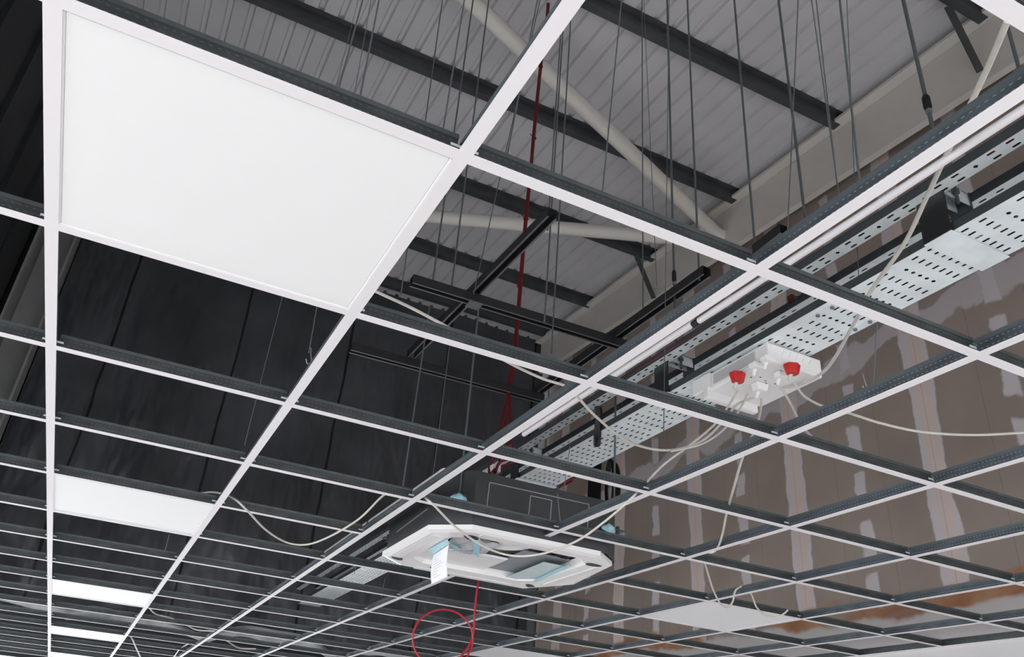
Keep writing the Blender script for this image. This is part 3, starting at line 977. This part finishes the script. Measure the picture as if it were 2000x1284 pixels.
# hanging paper sheet
pp = thing('paper_sheet', tuple(onz(862, 1075, 2.42)), 'white printed paper sheet hanging from the open unit', 'paper')
A, B_, C_, D_ = onz(847, 1084, 2.43), onz(878, 1062, 2.43), None, None
q1 = ony(874, 1128, B_.y); q2 = ony(843, 1142, A.y)
b = MB()
def pf(u, v):
    a = A.lerp(B_, u); c = q2.lerp(q1, u)
    p = a.lerp(c, v)
    return (p.x - 0.006 * math.sin(v * 3.0) , p.y + 0.004 * math.sin(v * 3 + u), p.z)
b.grid(pf, 8, 14)
o = b.build('sheet', 'paper', pp)
md = o.modifiers.new('th', 'SOLIDIFY'); md.thickness = 0.0006; md.offset = 0
b = MB()
for k in range(9):
    v = 0.14 + k * 0.085
    for (u0, u1) in ((0.14, 0.14 + 0.62 * (0.7 + 0.3 * math.sin(k * 5.1))),):
        p0, p1, p2, p3 = [Vector(pf(*w)) + Vector((-0.001, -0.0012, 0)) for w in ((u0, v), (u1, v), (u1, v + 0.016), (u0, v + 0.016))]
        b.add([p0, p1, p2, p3], [(0, 1, 2, 3)])
b.build('print_lines', 'ink', pp)

# ------------------------------------------------------------------ socket box under the wide tray
sb = thing('socket_box', (2.16, 1.05, 2.93), 'white multi socket box fixed under the widest cable tray, with red and white plugs', 'socket box')
BX0, BX1, BY0, BY1, BZ1 = 2.045, 2.285, 0.865, 1.175, 2.964
BZ0 = 2.894
b = MB(); b.box((BX0, BY0, BZ0), (BX1, BY1, BZ1)); o = b.build('housing', 'plastic', sb); bevel(o, 0.007, 3)
b = MB(); b.box((BX0 - 0.012, BY1 - 0.01, BZ0 - 0.030), (BX1 - 0.02, BY1 + 0.02, BZ0 + 0.012)); o = b.build('hanging_lid', 'plastic', sb); bevel(o, 0.006, 3)
b = MB(); b.box((BX0 - 0.012, BY1 - 0.02, BZ0 + 0.006), (BX0 + 0.06, BY1 + 0.08, BZ1)); o = b.build('rear_housing', 'plastic', sb); bevel(o, 0.006, 3)
b = MB(); b.box((BX0 - 0.004, BY0 + 0.06, 2.908), (BX0 + 0.006, BY1 - 0.03, 2.958)); o = b.build('clear_cover', 'clearbox', sb); bevel(o, 0.003, 2)
b = MB(); b.box((BX0 - 0.006, BY0 + 0.058, 2.951), (BX0 + 0.004, BY1 - 0.028, 2.9535)); b.box((BX0 - 0.006, BY0 + 0.058, 2.905), (BX0 + 0.004, BY1 - 0.028, 2.9078)); b.build('cover_edge', 'panel_white', sb)
# four vents on the near side, pin holes
b = MB()
for k in range(5):
    b.beam((BX0 + 0.06 + k * 0.03, BY0 - 0.001, 2.93), (BX0 + 0.075 + k * 0.03, BY0 - 0.001, 2.955), 0.0015, 0.0015)
b.build('moulded_rib', 'panel_frame', sb)
b = MB()
for (u, v) in ((1452, 732), (1467, 737), (1495, 744), (1514, 750), (1485, 737), (1496, 749)):
    c = onz(u, v, BZ0); b.box((c.x - 0.003, c.y - 0.002, BZ0 - 0.0012), (c.x + 0.003, c.y + 0.002, BZ0 + 0.002))
b.build('pin_hole', 'black', sb)

def plug(u, v, z, mt, label, group, hexa=True, s=1.0):
    c = onz(u, v, z)
    r = thing('plug', tuple(c), label, 'plug', group)
    b = MB()
    if hexa:
        pts = [(0.031 * math.cos(math.radians(a)) * s, 0.028 * math.sin(math.radians(a)) * s) for a in (15, 60, 120, 165, 215, 270, 325)]
        top_ = [(c.x + x, c.y + y, BZ0 - 0.001) for x, y in pts]
        bot = [(c.x + x * 0.72, c.y + y * 0.72, c.z) for x, y in pts]
    else:
        pts = [(-0.027 * s, -0.022 * s), (0.027 * s, -0.022 * s), (0.027 * s, 0.016 * s), (0.015 * s, 0.026 * s), (-0.015 * s, 0.026 * s), (-0.027 * s, 0.016 * s)]
        top_ = [(c.x + x, c.y + y, BZ0 - 0.001) for x, y in pts]
        bot = [(c.x + x * 0.82, c.y + y * 0.82, c.z) for x, y in pts]
    n = len(pts)
    b.add(top_ + bot, [(i, (i + 1) % n, n + (i + 1) % n, n + i) for i in range(n)] + [tuple(range(n))[::-1], tuple(range(n, 2 * n))])
    o = b.build('body', mt, r); bevel(o, 0.003, 2)
    b = MB(); b.tube([(c.x, c.y + 0.006, c.z + 0.008), (c.x, c.y + 0.012, c.z - 0.006), (c.x, c.y + 0.018, c.z - 0.018)], [0.008, 0.0065, 0.005], 10)
    b.build('cord_grip', 'cable' if mt != 'plastic' else 'plastic', r)
plug(1441, 747, BZ0 - 0.034, 'red_plug', 'red plug on the left side of the socket box', 'red plugs')
plug(1548, 731, BZ0 - 0.034, 'red_plug', 'red plug on the right side of the socket box', 'red plugs')
plug(1478, 721, BZ0 - 0.018, 'plastic', 'white plug in the back row of the socket box, left one', 'white plugs', False, 0.9)
plug(1500, 708, BZ0 - 0.018, 'plastic', 'white plug in the back row of the socket box, nearest the window side', 'white plugs', False, 0.9)
plug(1484, 765, BZ0 - 0.028, 'plastic', 'white plug at the front of the socket box with a cord hanging straight down', 'white plugs', False, 0.95)
plug(1525, 739, BZ0 - 0.020, 'plastic', 'white plug just left of the right red plug', 'white plugs', False, 0.8)

# ------------------------------------------------------------------ loose cables
CG = 'cream cables'
def cable(pts, r, label, mt='cable', name='power_cable', group=CG, cat='cable', n=8):
    P = [onz(u, v, z) for u, v, z in pts]
    b = MB(); b.tube(smooth_path(P, n), r, 8)
    return tag(b.build(name, mt), label, cat, group)
R_ = 0.0042
cable([(1968, 40, 2.62), (1930, 130, 2.66), (1890, 215, 2.69), (1852, 295, 2.72), (1810, 385, 2.76), (1765, 478, 2.79), (1700, 570, 2.815), (1668, 632, 2.83), (1630, 700, 2.85), (1604, 730, 2.875), (1560, 752, 2.885), (1528, 757, 2.893)],
      0.0052, 'thick cream cable dropping from the top right corner to the socket box')
cable([(700, 552, 2.68), (735, 570, 2.66), (800, 600, 2.62), (868, 636, 2.60), (930, 672, 2.60), (1000, 712, 2.60), (1060, 740, 2.60), (1105, 755, 2.59), (1130, 778, 2.57), (1165, 815, 2.56), (1225, 862, 2.57), (1300, 880, 2.60), (1370, 862, 2.66), (1415, 820, 2.75), (1440, 790, 2.83), (1470, 778, 2.875)],
      R_, 'cream cable entering by the big panel corner and sagging across to the socket box')
cable([(1440, 765, 2.885), (1425, 790, 2.82), (1395, 830, 2.72), (1350, 868, 2.64), (1300, 905, 2.60), (1265, 940, 2.55), (1235, 972, 2.46), (1180, 1020, 2.41), (1125, 1058, 2.395), (1060, 1082, 2.39), (1000, 1086, 2.39), (945, 1068, 2.40), (890, 1030, 2.425), (850, 990, 2.45), (833, 975, 2.475), (815, 962, 2.52), (785, 955, 2.53)],
      R_, 'cream cable looping low in front of the air conditioning unit')
cable([(752, 966, 2.53), (740, 976, 2.52), (700, 1015, 2.475), (645, 1048, 2.45), (600, 1064, 2.44), (560, 1060, 2.44), (520, 1036, 2.445), (485, 1000, 2.46), (462, 978, 2.49), (440, 967, 2.52), (415, 962, 2.53), (392, 964, 2.52)],
      R_, 'cream cable hanging in a wide U between the second and third main runners')
cable([(1487, 780, 2.88), (1486, 800, 2.82), (1480, 825, 2.72), (1470, 850, 2.6), (1450, 895, 2.52), (1434, 950, 2.5), (1420, 1000, 2.5), (1412, 1040, 2.49), (1403, 1068, 2.475), (1390, 1080, 2.465), (1376, 1072, 2.49), (1373, 1062, 2.51)],
      R_, 'cream cable dropping from the front plug and curling up at the lower right')
cable([(1526, 758, 2.885), (1545, 790, 2.80), (1562, 825, 2.70), (1580, 848, 2.62), (1600, 862, 2.58), (1660, 878, 2.56)], R_, 'cream cable dropping right from the socket box behind the grid crossing')
cable([(1552, 750, 2.88), (1572, 775, 2.82), (1610, 795, 2.76), (1660, 808, 2.70), (1720, 827, 2.66), (1800, 844, 2.65), (1900, 850, 2.66), (2010, 845, 2.68)],
      R_, 'cream cable running off to the right edge from the right red plug')
cable([(1460, 770, 2.885), (1445, 800, 2.80), (1415, 838, 2.70), (1370, 868, 2.63), (1310, 882, 2.60)], 0.0036, 'thinner cream cable curving down beside the left red plug')
cable([(1365, 1070, 2.55), (1378, 1105, 2.50), (1392, 1150, 2.455), (1406, 1178, 2.43), (1420, 1187, 2.425), (1431, 1176, 2.43), (1436, 1155, 2.46), (1448, 1145, 2.49)], 0.0042, 'curled cream cable hanging over the left corner of the lower right panel')
cable([(1455, 1150, 2.52), (1468, 1163, 2.50), (1478, 1187, 2.455), (1495, 1202, 2.435), (1515, 1206, 2.43), (1530, 1200, 2.44), (1539, 1192, 2.46)], 0.0042, 'curled cream cable hanging over the right corner of the lower right panel')
cable([(1850, 938, 2.54), (1875, 945, 2.53), (1910, 955, 2.53), (1950, 974, 2.52), (2010, 1000, 2.52)], R_, 'cream cable lying over the tees at the right edge')
cable([(290, 1186, 2.50), (305, 1200, 2.50), (335, 1208, 2.50), (365, 1222, 2.50), (385, 1231, 2.48), (420, 1233, 2.48)], 0.006, 'far cream cable below the third light panel')
cable([(250, 1240, 2.50), (258, 1248, 2.48), (266, 1266, 2.45), (277, 1290, 2.42)], 0.006, 'far cream cable beside the fourth light panel')
cable([(440, 1250, 2.50), (455, 1260, 2.48), (470, 1267, 2.47), (500, 1268, 2.48)], 0.006, 'far cream cable low at the left of centre')
cable([(340, 1284, 2.46), (352, 1268, 2.49), (372, 1256, 2.51)], 0.006, 'far short cream cable at the bottom edge')

# red cables
rc = thing('red_cable_drop', (1.95, 2.55, 4.5), 'bundle of dark red cables dropping from the roof, tied at intervals', 'cable bundle')
def redpt(u, v, y):
    return ony(u, v, y)
base_pts = [(1074, -40), (1068, 40), (1056, 130), (1043, 260), (1036, 340), (1028, 420), (1021, 500), (1013, 600), (1004, 700), (994, 760)]
for k in range(4):
    b = MB()
    off = ((0.006, 0), (-0.006, 0), (0, 0.006), (0, -0.007))[k]
    P = [redpt(u, v, 2.62) + Vector((off[0], off[1], 0)) for u, v in base_pts]
    end = [(975, 850), (988, 845), (982, 870), (996, 850)][k]
    P.append(redpt((994 + end[0]) / 2 + (k - 1.5) * 2, 805, 2.60)); P.append(redpt(end[0], end[1], 2.56)); P.append(redpt(end[0] + 8, end[1] + 30, 2.5))
    b.tube(smooth_path(P, 5), 0.0062, 7); b.build('red_cable', 'red_cable', rc)
for (u, v) in ((1056, 130), (1048, 205), (1043, 270), (1038, 340), (1027, 428), (1023, 480), (1015, 560), (1001, 735)):
    c = redpt(u, v, 2.62)
    b = MB(); b.tube([c - Vector((0, 0, 0.004)), c + Vector((0, 0, 0.004))], 0.016, 8); b.tube([c, c + Vector((-0.035, -0.01, 0.01))], 0.003, 5); b.build('cable_tie', 'red_cable', rc)
rr_ = thing('red_cable_tangle', (1.7, 2.4, 2.80), 'red cables curling over the near edge of the grey unit', 'cable bundle')
for pts in ([(985, 862, 2.95), (972, 885, 2.9), (958, 905, 2.86), (955, 925, 2.80)], [(1000, 868, 2.95), (980, 880, 2.92), (975, 905, 2.86), (962, 922, 2.80)],
            [(1045, 905, 2.9), (1010, 903, 2.88), (980, 912, 2.85), (966, 924, 2.80)], [(1030, 898, 2.9), (1000, 896, 2.88), (976, 904, 2.85), (968, 922, 2.80)], [(1125, 932, 2.86), (1108, 940, 2.84), (1092, 952, 2.80)], [(1118, 938, 2.86), (1100, 948, 2.84), (1090, 950, 2.80)]):
    P = [onz(*p) for p in pts]
    b = MB(); b.tube(smooth_path(P, 6), 0.0065, 7); b.build('red_cable', 'red_cable', rr_)
b = MB(); c = onz(968, 918, 2.82); b.box((c.x - 0.02, c.y - 0.01, c.z - 0.012), (c.x + 0.02, c.y + 0.02, c.z + 0.02)); tag(b.build('terminal_block', 'plastic'), 'small cream terminal block at the end of the red cables', 'terminal block')
# red loop under the grid
YL = 2.95
rl = thing('red_cable_loop', tuple(ony(865, 1245, YL)), 'thin red cable hanging from the unit in a round loop below the grid', 'cable loop')
b = MB()
P = [ony(936, 1128, YL), ony(931, 1160, YL), ony(927, 1200, YL), ony(925, 1235, YL), ony(916, 1262, YL), ony(898, 1286, YL), ony(880, 1310, YL)]
b.tube(smooth_path(P, 8), 0.0055, 8); b.build('tail', 'loop_red', rl)
b = MB()
P = [ony(865 + 59 * math.cos(math.radians(a)), 1248 + 57 * math.sin(math.radians(a)), YL - 0.015) for a in range(0, 361, 15)]
b.tube(smooth_path(P, 3), 0.0048, 8, caps=False); b.build('loop', 'loop_red', rl)

# black cable drops and wall slot behind the trays
b = MB(); b.tube(smooth_path([onz(1168, 795, 3.06), onz(1170, 812, 3.03), onz(1167, 850, 2.96), onz(1166, 868, 2.94)], 6), 0.017, 10)
tag(b.build('black_cable_drop', 'black'), 'thick black cable hanging between the narrow and middle trays', 'cable')
c = onx(1163, 935, WX)
b = MB(); b.box((WX - 0.02, c.y - 0.12, c.z - 0.28), (WX - 0.004, c.y + 0.12, c.z + 0.30)); tag(b.build('wall_slot', 'black'), 'tall black opening high on the brown wall behind the unit', 'opening')
bd = thing('black_cable_coil', tuple(onx(1192, 950, WX - 0.1)), 'coil of thin black cables hanging on the wall beside the black opening', 'cable coil')
for k in range(5):
    b = MB()
    P = []
    c = onx(1190 + k * 2, 945, WX - 0.011)
    for a in range(0, 361, 20):
        P.append(c + Vector((0, (0.07 + 0.012 * k) * math.cos(math.radians(a)), 0.26 * math.sin(math.radians(a)) - 0.01 * k)))
    b.tube(P, 0.010, 6, caps=False); b.build('coil_turn', 'black', bd)
# dark red clip holding wires near the middle tray
rcx = thing('red_connector', tuple(onz(1546, 583, 3.05)), 'small dark red connector with black wires above the middle tray', 'connector')
b = MB(); c = onz(1545, 584, 3.05); b.box((c.x - 0.006, c.y - 0.010, c.z - 0.012), (c.x + 0.006, c.y + 0.010, c.z + 0.012)); b.build('body', 'maroon', rcx)
for k in range(3):
    b = MB(); b.tube(smooth_path([onz(1549, 579 + k * 4, 3.05), onz(1556, 580 + k * 4, 3.05), onz(1564, 577 + k * 2, 3.06), onz(1570, 568, 3.08)], 4), 0.0018, 6); b.build('lead', 'black', rcx)
